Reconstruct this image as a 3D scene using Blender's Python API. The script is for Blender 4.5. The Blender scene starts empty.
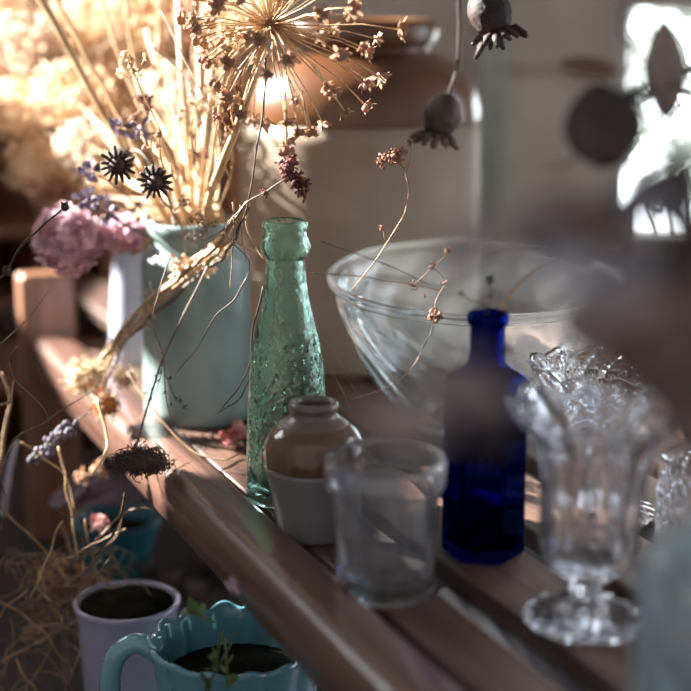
import bpy, math, random
from math import sin, cos, pi, radians, atan, tan, sqrt
from mathutils import Vector, Matrix, noise
random.seed(7)
scene = bpy.context.scene
col = scene.collection

# ------------------------------------------------------------------ camera maths (real metres)
PITCH = radians(13.5); FOC = 1500.0; CH = .45
def ray(px, py):
    a = (px-345.5)/FOC; b = -(py-345.5)/FOC
    return Vector((a, cos(PITCH)+b*sin(PITCH), -sin(PITCH)+b*cos(PITCH)))
def at(px, py, Y):
    r = ray(px, py); t = Y/r.y
    return Vector((r.x*t, Y, CH+r.z*t))
def ground(px, py, z=0.0):
    r = ray(px, py); t = (z-CH)/r.z
    return Vector((r.x*t, r.y*t, z))
def mpp(Y, z=0.0):            # metres per pixel there
    return (Y*cos(PITCH)+(CH-z)*sin(PITCH))/FOC
TH = atan(.45)
def ST(s, t, z=0.0):          # bench axes: s across the slats, t along them
    return Vector((s*cos(TH)-t*sin(TH), s*sin(TH)+t*cos(TH), z))

# ------------------------------------------------------------------ materials
def lin(c): return tuple((v/12.92 if v <= .04045 else ((v+.055)/1.055)**2.4) for v in c)
def newmat(name):
    m = bpy.data.materials.new(name); m.use_nodes = True
    nt = m.node_tree; nt.nodes.clear()
    return m, nt, nt.nodes, nt.links
def mat(name, c1, c2=None, rough=.6, scale=20, stretch=(1,1,1), bump=0.0, bscale=None, spec=.5, coat=0.0, trans=0.0, metal=0.0, detail=6, lo=.35, hi=.65):
    m, nt, N, L = newmat(name)
    out = N.new('ShaderNodeOutputMaterial'); b = N.new('ShaderNodeBsdfPrincipled')
    b.inputs['Roughness'].default_value = rough
    b.inputs['Specular IOR Level'].default_value = spec
    b.inputs['Coat Weight'].default_value = coat
    b.inputs['Metallic'].default_value = metal
    c2 = c2 or tuple(v*.7 for v in c1)
    tc = N.new('ShaderNodeTexCoord'); mp = N.new('ShaderNodeMapping'); mp.inputs['Scale'].default_value = stretch
    L.new(tc.outputs['Object'], mp.inputs[0])
    nz = N.new('ShaderNodeTexNoise'); nz.inputs['Scale'].default_value = scale; nz.inputs['Detail'].default_value = detail
    L.new(mp.outputs[0], nz.inputs['Vector'])
    cr = N.new('ShaderNodeValToRGB'); cr.color_ramp.elements[0].position = lo; cr.color_ramp.elements[1].position = hi
    cr.color_ramp.elements[0].color = lin(c2)+(1,); cr.color_ramp.elements[1].color = lin(c1)+(1,)
    L.new(nz.outputs[0], cr.inputs[0]); L.new(cr.outputs[0], b.inputs['Base Color'])
    if bump:
        nb = N.new('ShaderNodeTexNoise'); nb.inputs['Scale'].default_value = bscale or scale*3; L.new(mp.outputs[0], nb.inputs['Vector'])
        bp = N.new('ShaderNodeBump'); bp.inputs['Strength'].default_value = bump; bp.inputs['Distance'].default_value = .002
        L.new(nb.outputs[0], bp.inputs['Height']); L.new(bp.outputs[0], b.inputs['Normal'])
    if trans:
        tr = N.new('ShaderNodeBsdfTranslucent'); L.new(cr.outputs[0], tr.inputs[0])
        mx = N.new('ShaderNodeMixShader'); mx.inputs[0].default_value = trans
        L.new(b.outputs[0], mx.inputs[1]); L.new(tr.outputs[0], mx.inputs[2]); L.new(mx.outputs[0], out.inputs[0])
    else: L.new(b.outputs[0], out.inputs[0])
    return m
def glass(name, c, rough=.02, ior=1.48, bump=0.0, bscale=60, dist=.001, stretch=(1,1,1), cloud=0.0):
    m, nt, N, L = newmat(name)
    out = N.new('ShaderNodeOutputMaterial'); g = N.new('ShaderNodeBsdfGlass')
    g.inputs['Color'].default_value = tuple(c)+(1,); g.inputs['Roughness'].default_value = rough; g.inputs['IOR'].default_value = ior
    if bump:
        tc = N.new('ShaderNodeTexCoord'); mp = N.new('ShaderNodeMapping'); mp.inputs['Scale'].default_value = stretch
        L.new(tc.outputs['Object'], mp.inputs[0])
        nb = N.new('ShaderNodeTexNoise'); nb.inputs['Scale'].default_value = bscale; nb.inputs['Detail'].default_value = 4
        L.new(mp.outputs[0], nb.inputs['Vector'])
        bp = N.new('ShaderNodeBump'); bp.inputs['Strength'].default_value = bump; bp.inputs['Distance'].default_value = dist
        L.new(nb.outputs[0], bp.inputs['Height']); L.new(bp.outputs[0], g.inputs['Normal'])
    if cloud:
        df = N.new('ShaderNodeBsdfDiffuse'); df.inputs[0].default_value = (.75,.76,.80,1)
        tl = N.new('ShaderNodeBsdfTranslucent'); tl.inputs[0].default_value = (.75,.76,.80,1)
        m1 = N.new('ShaderNodeMixShader'); L.new(df.outputs[0], m1.inputs[1]); L.new(tl.outputs[0], m1.inputs[2])
        m2 = N.new('ShaderNodeMixShader'); m2.inputs[0].default_value = cloud
        L.new(g.outputs[0], m2.inputs[1]); L.new(m1.outputs[0], m2.inputs[2]); L.new(m2.outputs[0], out.inputs[0])
    else: L.new(g.outputs[0], out.inputs[0])
    return m

M = {}
M['rail'] = mat('rail_varnished_wood', (.44,.33,.29), (.31,.22,.19), rough=.30, scale=9, stretch=(8,.5,8), bump=.3, bscale=30, coat=.4)
M['slat'] = mat('slat_wood', (.37,.27,.22), (.23,.16,.13), rough=.55, scale=8, stretch=(9,.5,9), bump=.4, bscale=25)
M['post'] = mat('post_wood', (.55,.38,.28), (.36,.23,.17), rough=.5, scale=8, stretch=(8,8,.6), bump=.3)
M['darkwood'] = mat('dark_wood', (.17,.115,.09), (.09,.06,.05), rough=.7, scale=7, stretch=(1,1,6), bump=.3)
M['brownwood'] = mat('brown_shelf_wood', (.64,.44,.32), (.42,.28,.20), rough=.6, scale=6, stretch=(1,6,6), bump=.3)
M['plaster'] = mat('cream_plaster', (.86,.83,.79), (.74,.70,.66), rough=.8, scale=3.5, bump=.2, bscale=30)
M['trim'] = mat('sage_grey_paint', (.70,.73,.70), (.62,.65,.62), rough=.5, scale=5)
M['floor'] = mat('dark_floor', (.2,.16,.14), (.12,.09,.08), rough=.8, scale=5)
M['cream_stone'] = mat('cream_salt_glaze', (.68,.63,.57), (.56,.50,.44), rough=.6, scale=5, spec=.25, bump=.06, bscale=14)
M['brown_glaze'] = mat('brown_glaze', (.43,.28,.17), (.31,.19,.11), rough=.28, scale=7, coat=.25, bump=.06, bscale=14)
M['small_cream'] = mat('grey_cream_glaze', (.50,.475,.48), (.43,.41,.41), rough=.22, scale=9, coat=.4)
M['small_brown'] = mat('ochre_glaze', (.44,.33,.22), (.35,.25,.16), rough=.15, scale=9, coat=.6, bump=.15, bscale=20)
M['small_neck'] = mat('taupe_glaze', (.47,.42,.41), (.40,.35,.33), rough=.3, scale=12, coat=.3)
M['sage'] = mat('sage_glazed_pot', (.62,.71,.70), (.42,.50,.50), rough=.35, scale=11, stretch=(1,1,.5), coat=.3, bump=.2)
M['green_glass'] = glass('aqua_green_glass', (.84,.975,.925), .02, bump=1.0, bscale=75, dist=.0022)
M['green_emboss'] = glass('aqua_green_glass_letters', (.90,.99,.95), .03)
M['blue_glass'] = glass('cobalt_glass', (.05,.12,.54), .03, bump=.2, bscale=60)
M['clear'] = glass('clear_glass', (.95,.96,.98), .03, bump=.15, bscale=40, cloud=.055)
M['clear_smooth'] = glass('clear_pressed_glass', (.93,.95,.99), .01)
M['crystal'] = glass('cut_crystal', (.97,.98,1.0), .045, ior=1.54)
M['bowl_glass'] = glass('pale_blue_glass', (.96,.99,1.0), .01, bump=.25, bscale=12, dist=.002, cloud=.05)
M['teal_glass'] = glass('pale_teal_glass', (.88,.95,.97), .10, bump=.3, bscale=40, cloud=.16)
M['turq'] = mat('turquoise_glaze', (.46,.66,.72), (.38,.58,.64), rough=.15, scale=9, coat=.6, bump=.1)
M['teal_pot'] = mat('teal_glaze', (.18,.44,.50), (.12,.34,.40), rough=.3, scale=9, coat=.3)
M['lilac'] = mat('lilac_white_glaze', (.68,.68,.77), (.6,.6,.7), rough=.2, scale=9, coat=.5)
M['white_cer'] = mat('white_ceramic', (.96,.96,1.0), (.92,.92,.97), rough=.25, scale=9, coat=.3)
M['pale_enamel'] = mat('pale_blue_enamel', (.78,.81,.88), (.62,.66,.76), rough=.35, scale=8, coat=.2)
M['soil'] = mat('dark_soil', (.15,.14,.10), (.07,.07,.05), rough=1, scale=60, bump=1, spec=.05)
M['straw'] = mat('straw_petals', (.95,.88,.78), (.82,.69,.55), rough=.6, scale=30, trans=.45)
M['straw2'] = mat('cream_petals', (.95,.91,.86), (.85,.75,.66), rough=.6, scale=30, trans=.45)
M['straw3'] = mat('tan_petals', (.80,.66,.55), (.60,.44,.34), rough=.6, scale=30, trans=.4)
M['stalk'] = mat('straw_stalk', (.86,.74,.58), (.68,.53,.38), rough=.5, scale=30, stretch=(1,1,1))
M['tan_stem'] = mat('tan_stem', (.66,.54,.42), (.48,.37,.27), rough=.6, scale=60)
M['grey_stem'] = mat('grey_brown_stem', (.50,.43,.38), (.32,.26,.23), rough=.6, scale=60)
M['dark_stem'] = mat('dark_brown_stem', (.34,.26,.22), (.22,.16,.13), rough=.6, scale=60)
M['poppy'] = mat('poppy_capsule', (.42,.35,.31), (.19,.15,.13), rough=.6, scale=60, bump=.8)
M['dark_seed'] = mat('dark_seed_head', (.27,.20,.18), (.14,.10,.09), rough=.7, scale=50, bump=.5)
M['red_bud'] = mat('dark_red_buds', (.50,.26,.22), (.28,.13,.13), rough=.6, scale=80, trans=.1)
M['rust'] = mat('rusty_florets', (.66,.47,.38), (.45,.29,.23), rough=.6, scale=80, trans=.15)
M['pink'] = mat('pink_petals', (.92,.80,.84), (.64,.48,.57), rough=.6, scale=30, trans=.35)
M['rose'] = mat('dried_rose', (.97,.84,.82), (.72,.34,.34), rough=.6, scale=40, trans=.3)
M['purple'] = mat('purple_petals', (.52,.47,.54), (.28,.24,.31), rough=.6, scale=30, trans=.2)
M['lav'] = mat('lavender_buds', (.47,.45,.50), (.30,.28,.33), rough=.7, scale=60)
M['wool'] = mat('woolly_tan', (.94,.88,.77), (.78,.66,.50), rough=.7, scale=80, trans=.2)
M['orange'] = mat('orange_husk', (.80,.55,.30), (.45,.25,.13), rough=.6, scale=40, trans=.3)
M['leaf_grey'] = mat('grey_brown_leaf', (.66,.61,.60), (.55,.50,.49), rough=.55, scale=25, trans=.25)
M['leaf_blue'] = mat('blue_grey_leaf', (.80,.81,.86), (.68,.68,.73), rough=.5, scale=25, trans=.4)
M['leaf_brown'] = mat('brown_leaf', (.45,.38,.35), (.33,.27,.25), rough=.6, scale=25, trans=.1)
M['leaf_dark'] = mat('dark_brown_leaf', (.27,.22,.21), (.18,.14,.13), rough=.6, scale=25, trans=.05)
M['leaf_pale'] = mat('pale_grey_leaf', (.70,.65,.62), (.6,.55,.52), rough=.6, scale=25, trans=.3)
M['leaf_rust'] = mat('rust_leaf', (.50,.38,.27), (.4,.29,.2), rough=.6, scale=25, trans=.1)
M['leaf_out'] = mat('garden_leaf', (.70,.73,.71), (.42,.46,.44), rough=.5, scale=10, trans=.4)
M['leaf_green'] = mat('green_leaf', (.42,.50,.28), (.26,.33,.17), rough=.5, scale=30, trans=.3)
M['white_paint'] = mat('white_paint', (.85,.85,.84), (.78,.78,.77), rough=.5, scale=6)
M['red_jar'] = mat('dark_red_glaze', (.42,.17,.13), (.28,.1,.08), rough=.3, scale=9)

# ------------------------------------------------------------------ mesh building
class MB:
    def __init__(s): s.v = []; s.f = []
    def add(s, vs, fs):
        o = len(s.v); s.v += [tuple(v) for v in vs]; s.f += [tuple(i+o for i in f) for f in fs]
    def tube(s, pts, r, n=6, cap=True):
        pts = [Vector(p) for p in pts]; k = len(pts)
        if not isinstance(r, (list, tuple)): r = [r]*k
        if len(r) != k:
            r = [r[0]+(r[-1]-r[0])*i/(k-1) for i in range(k)]
        up = Vector((.3,.2,.93)); vs = []; fs = []
        for i, p in enumerate(pts):
            d = (pts[min(i+1,k-1)]-pts[max(i-1,0)])
            if d.length < 1e-9: d = Vector((0,0,1))
            d.normalize()
            a = d.cross(up)
            if a.length < .05: a = d.cross(Vector((1,0,0)))
            a.normalize(); b = d.cross(a)
            for j in range(n):
                q = 2*pi*j/n; vs.append(p+(a*cos(q)+b*sin(q))*r[i])
        for i in range(k-1):
            for j in range(n):
                fs.append((i*n+j, i*n+(j+1)%n, (i+1)*n+(j+1)%n, (i+1)*n+j))
        if cap: fs.append(tuple(range(n))[::-1]); fs.append(tuple(range((k-1)*n, k*n)))
        s.add(vs, fs)
    def lathe(s, prof, n=48, c=(0,0,0), mod=None, zmod=None, close=False):
        c = Vector(c); vs = []; fs = []; k = len(prof)
        for i, (r, z) in enumerate(prof):
            for j in range(n):
                q = 2*pi*j/n; rr = r*(mod(i, q, z) if mod else 1); zz = z+(zmod(i, q, z) if zmod else 0)
                vs.append(c+Vector((rr*cos(q), rr*sin(q), zz)))
        for i in range(k if close else k-1):
            i2 = (i+1) % k
            for j in range(n):
                fs.append((i*n+j, i*n+(j+1)%n, i2*n+(j+1)%n, i2*n+j))
        if not close:
            fs.append(tuple(range(n))[::-1]); fs.append(tuple(range((k-1)*n, k*n)))
        s.add(vs, fs)
    def ball(s, c, r, rx=1, ry=1, rz=1, n=8, m=6, rot=None):
        c = Vector(c); vs = [Vector((0,0,-rz*r))]; fs = []
        for i in range(1, m):
            a = -pi/2+pi*i/m
            for j in range(n):
                q = 2*pi*j/n; vs.append(Vector((cos(a)*cos(q)*r*rx, cos(a)*sin(q)*r*ry, sin(a)*r*rz)))
        vs.append(Vector((0,0,rz*r)))
        for j in range(n): fs.append((0, 1+(j+1)%n, 1+j))
        for i in range(m-2):
            for j in range(n):
                fs.append((1+i*n+j, 1+i*n+(j+1)%n, 1+(i+1)*n+(j+1)%n, 1+(i+1)*n+j))
        l = len(vs)-1
        for j in range(n): fs.append((l-n+j, l-n+(j+1)%n, l))
        if rot: vs = [rot @ v for v in vs]
        s.add([c+v for v in vs], fs)
    def box(s, lo, hi, xf=None):
        x0,y0,z0 = lo; x1,y1,z1 = hi
        vs = [Vector(p) for p in ((x0,y0,z0),(x1,y0,z0),(x1,y1,z0),(x0,y1,z0),(x0,y0,z1),(x1,y0,z1),(x1,y1,z1),(x0,y1,z1))]
        if xf: vs = [xf(v) for v in vs]
        s.add(vs, [(3,2,1,0),(4,5,6,7),(0,1,5,4),(1,2,6,5),(2,3,7,6),(3,0,4,7)])
    def petal(s, c, d, nrm, L, W, curl=.25):     # cupped petal of 3 x 4 points
        c = Vector(c); d = Vector(d).normalized(); n_ = Vector(nrm)
        sd = d.cross(n_)
        if sd.length < 1e-4: sd = d.orthogonal()
        sd.normalize(); n_ = sd.cross(d).normalized()
        vs = []
        for i, (u, w) in enumerate(((0,.22),(.4,.9),(.78,1.0),(1.0,.35))):
            for k in (-1, 0, 1):
                vs.append(c+d*L*u+sd*W*.5*w*k+n_*(curl*L*(u*u)+abs(k)*curl*W*.4*w))
        fs = []
        for i in range(3):
            for k in range(2): a = i*3+k; fs.append((a, a+1, a+4, a+3))
        s.add(vs, fs)
    def build(s, name, m, parent=None, smooth=True, loc=None, xf=None, solid=0, bevel=0):
        me = bpy.data.meshes.new(name); me.from_pydata([tuple(v) for v in s.v], [], s.f); me.update()
        if smooth is True: me.polygons.foreach_set('use_smooth', [True]*len(me.polygons))
        me.materials.append(M[m] if isinstance(m, str) else m)
        o = bpy.data.objects.new(name, me); col.objects.link(o)
        if parent: o.parent = parent; o.location = Vector((0,0,0))
        if loc is not None: o.location = loc
        if solid:
            md = o.modifiers.new('solid', 'SOLIDIFY'); md.thickness = solid; md.offset = 0
        if bevel:
            md = o.modifiers.new('bevel', 'BEVEL'); md.width = bevel; md.segments = 3; md.limit_method = 'ANGLE'
        return o
def tag(o, label=None, cat=None, group=None, kind=None):
    if label: o['label'] = label
    if cat: o['category'] = cat
    if group: o['group'] = group
    if kind: o['kind'] = kind
    return o
def empty(name, loc=(0,0,0), label=None, cat=None, group=None):
    o = bpy.data.objects.new(name, None); o.empty_display_size = .02; col.objects.link(o); o.location = loc
    return tag(o, label, cat, group)
def smooth_path(pts, k=6):
    P = [Vector(p) for p in pts]
    if len(P) < 3: return [P[0].lerp(P[-1], i/k) for i in range(k+1)]
    P = [P[0]*2-P[1]]+P+[P[-1]*2-P[-2]]; out = []
    for i in range(1, len(P)-2):
        a, b, c, d = P[i-1:i+3]
        for j in range(k):
            t = j/k; out.append(.5*((2*b)+(c-a)*t+(2*a-5*b+4*c-d)*t*t+(3*b-a-3*c+d)*t**3))
    out.append(P[-2]); return out
def wob(pts, amp):
    return [p+Vector([noise.noise(p*45+Vector((k*9.1,0,0)))*amp for k in range(3)]) for p in pts]
def ppath(pp, Y=None, k=6, amp=.0015):
    pts = [at(p[0], p[1], p[2] if len(p) > 2 else Y) for p in pp]
    return wob(smooth_path(pts, k), amp)
def rdir():
    while True:
        v = Vector((random.uniform(-1,1), random.uniform(-1,1), random.uniform(-1,1)))
        if .05 < v.length < 1: return v.normalized()
class Loc:                      # builds a thing whose base sits at `loc`; geometry given in world space
    pass
def rel(mb, base):
    b = Vector(base); mb.v = [tuple(Vector(v)-b) for v in mb.v]; return mb

# ------------------------------------------------------------------ setting
BY = 3.2                                         # back wall
def struct(name, mb, m, **k):
    return tag(mb.build(name, m, smooth=False, **k), kind='structure')
b = MB(); b.box((-2.4,-1.0,-.95), (3.2,BY+.1,-.90)); struct('floor', b, 'floor')
b = MB(); b.box((-1.78,-.2,1.75), (3.2,BY+.1,1.80)); struct('ceiling', b, 'white_paint')
WX0, WX1, WZ0, WZ1 = at(613,100,BY).x, 1.25, at(650,238,BY).z, at(650,6,BY).z
b = MB()
b.box((-2.4,BY,-.9), (WX0,BY+.1,1.75)); b.box((WX1,BY,-.9), (3.2,BY+.1,1.75))
b.box((WX0,BY,-.9), (WX1,BY+.1,WZ0)); b.box((WX0,BY,WZ1), (WX1,BY+.1,1.75))
struct('wall_back', b, 'plaster')
# left wall, out of view; its tall window is sized to limit the sun
LX = -1.7; LY0, LY1, LZ0, LZ1 = 1.985, 3.12, .78, 1.70
b = MB()
VY0, VY1, VZ0, VZ1 = 1.78, 1.925, 1.20, 1.42  # small unseen opening, added to let a sun shaft reach the sundae glass
b.box((LX-.08,-1.0,-.9), (LX,VY0,1.75)); b.box((LX-.08,VY1,-.9), (LX,LY0,1.75))
b.box((LX-.08,VY0,-.9), (LX,VY1,VZ0)); b.box((LX-.08,VY0,VZ1), (LX,VY1,1.75)); b.box((LX-.08,LY1,-.9), (LX,BY,1.75))
b.box((LX-.08,LY0,-.9), (LX,LY1,LZ0)); b.box((LX-.08,LY0,LZ1), (LX,LY1,1.75))
struct('wall_left', b, 'plaster')
def winframe(name, mk):
    w = empty(name); w['kind'] = 'structure'
    mk(w); return w
def wf1(w):
    f = MB(); t = .035
    f.box((WX0,BY-.01,WZ0), (WX0+t,BY+.07,WZ1)); f.box((WX1-t,BY-.01,WZ0), (WX1,BY+.07,WZ1))
    f.box((WX0,BY-.01,WZ1-.012), (WX1,BY+.07,WZ1)); f.box((WX0-.02,BY-.05,WZ0-.02), (WX1+.02,BY+.07,WZ0))
    f.build('window_frame', 'white_paint', w, smooth=False, bevel=.003)
    g = MB(); g.box((WX0+t,BY+.03,WZ0), (WX1-t,BY+.034,WZ1-.012)); g.build('pane', 'pane_glass', w, smooth=False)
M['pane_glass'] = glass('window_pane', (.98,.99,.99), 0, ior=1.02)
winframe('window_1', wf1)
def wf2(w):
    f = MB(); t = .03; x0, x1 = LX-.06, LX+.01
    f.box((x0,LY0,LZ0), (x1,LY0+t,LZ1)); f.box((x0,LY1-t,LZ0), (x1,LY1,LZ1))
    f.box((x0,LY0,LZ1-t), (x1,LY1,LZ1)); f.box((x0,LY0,LZ0-.02), (x1+.03,LY1,LZ0+t))
    f.box((x0+.02,(LY0+LY1)/2-.01,LZ0), (x1-.02,(LY0+LY1)/2+.01,LZ1))
    f.box((x0+.005,LY0,1.045), (x1-.005,LY1,1.115))  # thick unseen transom, added to shade the slats by bottle and bowl
    f.build('window_frame', 'white_paint', w, smooth=False)
winframe('window_2', wf2)
def sun_opening_frame(w):
    f = MB(); t = .006; x0, x1 = LX-.06, LX+.01
    f.box((x0,VY0,VZ0), (x1,VY0+t,VZ1)); f.box((x0,VY1-t,VZ0), (x1,VY1,VZ1)); f.box((x0,VY0,VZ1-t), (x1,VY1,VZ1)); f.box((x0,VY0,VZ0-.01), (x1+.02,VY1,VZ0+t))
    f.build('window_frame', 'white_paint', w, smooth=False)
winframe('added_sun_opening', sun_opening_frame)  # added opening for the sundae glass glint
# trims on the back wall
pa, pb = at(479,0,BY-.06), at(506,0,BY-.06)
b = MB(); b.box((pa.x,BY-.06,-.9), (pb.x,BY,1.75)); o = struct('trim_1', b, 'trim', bevel=.006)
zz = at(550,70,BY).z
b = MB(); b.box((pb.x,BY-.008,zz-.003), (WX0-.001,BY,zz+.003)); struct('trim_2', b, 'brownwood')
zb = at(450,205,BY).z
b = MB(); b.box((-1.7,BY-.02,-.9), (pa.x,BY,zb-.25)); struct('trim_3', b, 'brownwood')

# garden shrub seen through the right-hand window
sh = empty('garden_shrub', (1.0,4.2,-.9), 'sunlit pale leafy shrub outside the window at upper right', 'shrub')
f = MB()
for i in range(900):
    d = rdir(); c = Vector((1.02,4.15,.17))+Vector((d.x*.42, d.y*.25, d.z*.34))*random.uniform(.5,1)
    for k in range(2): f.petal(c, rdir(), rdir(), random.uniform(.03,.055), random.uniform(.018,.03))
rel(f, sh.location).build('foliage', 'leaf_out', sh)
s_ = MB()
for k in range(5):
    s_.tube(wob(smooth_path([Vector((1.0,4.2,-.9)), Vector((1.0+.05*k-.1,4.2,-.3)), Vector((1.0+.16*k-.32,4.15,.3))]), .02), [.012,.004])
rel(s_, sh.location).build('stem', 'dark_stem', sh)

# ------------------------------------------------------------------ slatted bench
bench = empty('slatted_bench', ST(.6,1.2,-.9), 'dark wooden slatted bench with a rounded varnished front rail and end post', 'bench')
def stbox(s0, s1, t0, t1, z0, z1, name, m, bevel, seg=3):
    # built in its own frame so that the grain runs along t
    mb = MB(); mb.box((-(s1-s0)/2, -(t1-t0)/2, -(z1-z0)/2), ((s1-s0)/2, (t1-t0)/2, (z1-z0)/2))
    o = mb.build(name, m, bench, smooth=False, bevel=bevel); o.modifiers[0].segments = seg
    o.location = ST((s0+s1)/2, (t0+t1)/2, (z0+z1)/2)-Vector(bench.location); o.rotation_euler = (0,0,TH)
    return o
T0, T1 = .15, 2.3
rail = MB()
prof = [(.388,-.042),(.3848,-.038),(.3845,-.006),(.3855,-.001),(.3875,.003),(.3905,.0065),(.3945,.009),(.400,.010),(.428,.010),(.433,.008),(.435,.003),(.435,-.03),(.433,-.036)]
c0 = Vector(((.386+.435)/2, (T0+1.885)/2))
nT = 60
vs = []; fs = []
for i in range(nT+1):
    t = T0+(1.885-T0)*i/nT
    for (s, z) in prof:
        w = .0012*noise.noise(Vector((t*5, z*40, s*30)))
        vs.append(Vector((s-c0.x+w+.018*(t-.85), t-c0.y, z+w*.6)))
k = len(prof)
for i in range(nT):
    for j in range(k): fs.append((i*k+j, i*k+(j+1)%k, (i+1)*k+(j+1)%k, (i+1)*k+j))
fs.append(tuple(range(k))[::-1]); fs.append(tuple(range(nT*k, nT*k+k)))
rail.add(vs, fs)
o = rail.build('rail', 'rail', bench); o.location = ST(c0.x, c0.y, 0)-Vector(bench.location); o.rotation_euler = (0,0,TH)
stbox(.395,.465,1.889,1.93,-.9,.088,'post','post',.007)
SL = [(.450,.503),(.536,.608),(.639,.712),(.743,.816),(.846,.920),(.950,1.024),(1.054,1.128)]
for s0, s1 in SL: stbox(s0 if s0 > .46 else .4515, s1, T0, T1 if s0 > .46 else 1.885, -.02, 0, 'slat', 'slat', .003)
for t in (.25,1.32,1.80,2.2): stbox(.436,1.128,t,t+.05,-.06,-.021,'crossbar','darkwood',.003)
stbox(.39,.43,T0,T0+.05,-.9,-.037,'leg','post',.004); stbox(1.08,1.12,T0,T0+.05,-.9,-.061,'leg','post',.004); stbox(1.08,1.12,T1-.1,T1-.05,-.9,-.061,'leg','post',.004)
LZ = -.27
stbox(.12,1.10,.25,2.25,LZ-.022,LZ,'lower_shelf','darkwood',.003)
# ------------------------------------------------------------------ lathe from picture silhouette
def zof(py, Y):
    b = -(py-345.5)/FOC; r = Vector((0, cos(PITCH)+b*sin(PITCH), -sin(PITCH)+b*cos(PITCH)))
    return CH+r.z*Y/r.y
def prof_px(Y, lst):
    return [(r*mpp(Y, zof(py, Y)), zof(py, Y)) for (py, r) in lst]
def resample(prof, k=5):
    P = smooth_path([Vector((r, 0, z)) for r, z in prof], k); return [(max(p.x, .0005), p.z) for p in P]
def shell(outer, th, base_th=.006, stop=None):
    """closed glass profile: outer from bottom to top, then inner back down"""
    inner = [(max(r-th, .002), z) for r, z in outer if z > outer[0][1]+base_th]
    inner = inner[::-1]
    top_r, top_z = outer[-1]
    return [(.0006, outer[0][1])]+outer+[(top_r-th*.5, top_z+th*.25)]+inner+[(inner[-1][0]*.9, outer[0][1]+base_th), (.0006, outer[0][1]+base_th)]

# ---- large stoneware storage jar
YB = 1.86; cx = at(359,110,YB).x
jar = empty('stoneware_storage_jar', (cx,YB,0), 'large stoneware storage jar with brown glazed shoulder and cream body behind the glass bowl', 'jar')
P = prof_px(YB, [(368,104),(360,112),(340,117),(280,119),(200,120),(118,120.5)])
P[0] = (P[0][0], 0.0); P = [(r, max(z, 0)) for r, z in P]
body = MB(); body.lathe([(.001,0)]+resample(P)+[(P[-1][0]-.02, P[-1][1]-.001)], 72); body.build('body', 'cream_stone', jar)
Q = resample(prof_px(YB, [(118,120.5),(105,120),(90,116),(74,107),(60,92),(52,77),(50,70.5)]))+resample(prof_px(YB, [(46,71),(41,77),(32,79.5),(24,78),(19,73)]))
Q += [(Q[-1][0]-.02, Q[-1][1]-.001), (Q[-1][0]-.03, Q[-1][1]-.05), (Q[-1][0]-.01,Q[-1][1]-.09)]
sh_ = MB(); sh_.lathe(Q, 72); sh_.build('glazed_shoulder', 'brown_glaze', jar)

# ---- green bottle
YG = 1.285; cx = at(287,420,YG).x
gb = empty('green_glass_bottle', (cx,YG,0), 'tall aqua green glass bottle with bulging ringed lip and embossed body', 'bottle')
P = prof_px(YG, [(496,36),(494,40),(488,41),(430,40.5),(400,39.5),(375,38),(350,35),(325,30),(305,25),(285,21.5),(262,19.5),(256,19.5),(253,22),(248,25),(243,25.5),(238,24),(232,21.5),(228,21),(226,22.5),(222,23),(219,22)])
P = [(r, max(z-P[0][1], 0)) for r, z in P]
P = P[:2]+resample(P[2:], 4)
g = MB(); g.lathe(shell(P, .0032, .012), 64, close=False)
g.build('bottle_body', 'green_glass', gb)
# raised lettering band (illegible worn marks in the photo): small raised lozenges and bars
em = MB()
def rad_at(z):
    for a, c in zip(P, P[1:]):
        if a[1] <= z <= c[1]: return a[0]+(c[0]-a[0])*(z-a[1])/max(1e-6, c[1]-a[1])
    return P[-1][0]
for row in range(9):
    z = .045+row*.0125
    for q in range(9):
        if random.random() < .25: continue
        a = radians(-150+q*15+random.uniform(-2,2)); R = rad_at(z)
        pts = [Vector(((R+.0002)*cos(a+u*.045), (R+.0002)*sin(a+u*.045), z+v*.004)) for u, v in random.choice([((-1,-1),(-1,1),(1,1)), ((-1,0),(0,1),(1,0),(0,-1)), ((0,-1),(0,1)), ((1,1),(-1,.3),(1,-.5),(-1,-1))])]
        em.tube(pts, .0008, 5)
em.build('embossing', 'green_emboss', gb)

# ---- small stoneware jar
YS = 1.195; cx = at(314,470,YS).x
sj = empty('stoneware_jar', (cx,YS,0), 'small stoneware jar with ochre shoulder and pale grey base before the green bottle', 'jar')
zb0 = zof(533,YS)
def sp(l): return [(r, max(z-zb0*1, 0)) for r, z in prof_px(YS, l)]
P = sp([(533,34),(531,37),(520,39),(500,42),(480,46),(463,49)])
b = MB(); b.lathe([(.001,0)]+resample(P, 4)+[(P[-1][0]-.01,P[-1][1])], 56); b.build('body', 'small_cream', sj)
P = sp([(463,49),(450,50),(440,48.5),(430,43),(423,35)])
b = MB(); b.lathe(resample(P, 4)+[(P[-1][0]-.01,P[-1][1])], 56); b.build('glazed_shoulder', 'small_brown', sj)
P = sp([(423,35),(418,28),(414,24),(410,23.5),(407,25),(404,25),(401,23),(401,19),(408,17),(420,22),(440,40)])
b = MB(); b.lathe(resample(P, 4), 56); b.build('neck', 'small_neck', sj)

# ---- tumbler jar
YT = 1.072; cx = at(385.5,530,YT).x
tb = empty('glass_tumbler', (cx,YT,0), 'clear straight-sided glass jar with a thick collar rim at the front of the bench', 'jar')
zb0 = zof(587,YT)
def sp(l): return [(r, max(z-zb0, 0)) for r, z in prof_px(YT, l)]
P = sp([(587,42),(585,47),(580,49),(560,49.5),(520,51),(490,53),(486,54)])+sp([(482,59.5),(478,61),(468,61.5),(458,61),(453,60)])
g = MB(); g.lathe(shell(P, .0035, .008), 72)
g.build('glass_wall', 'clear', tb)

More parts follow.
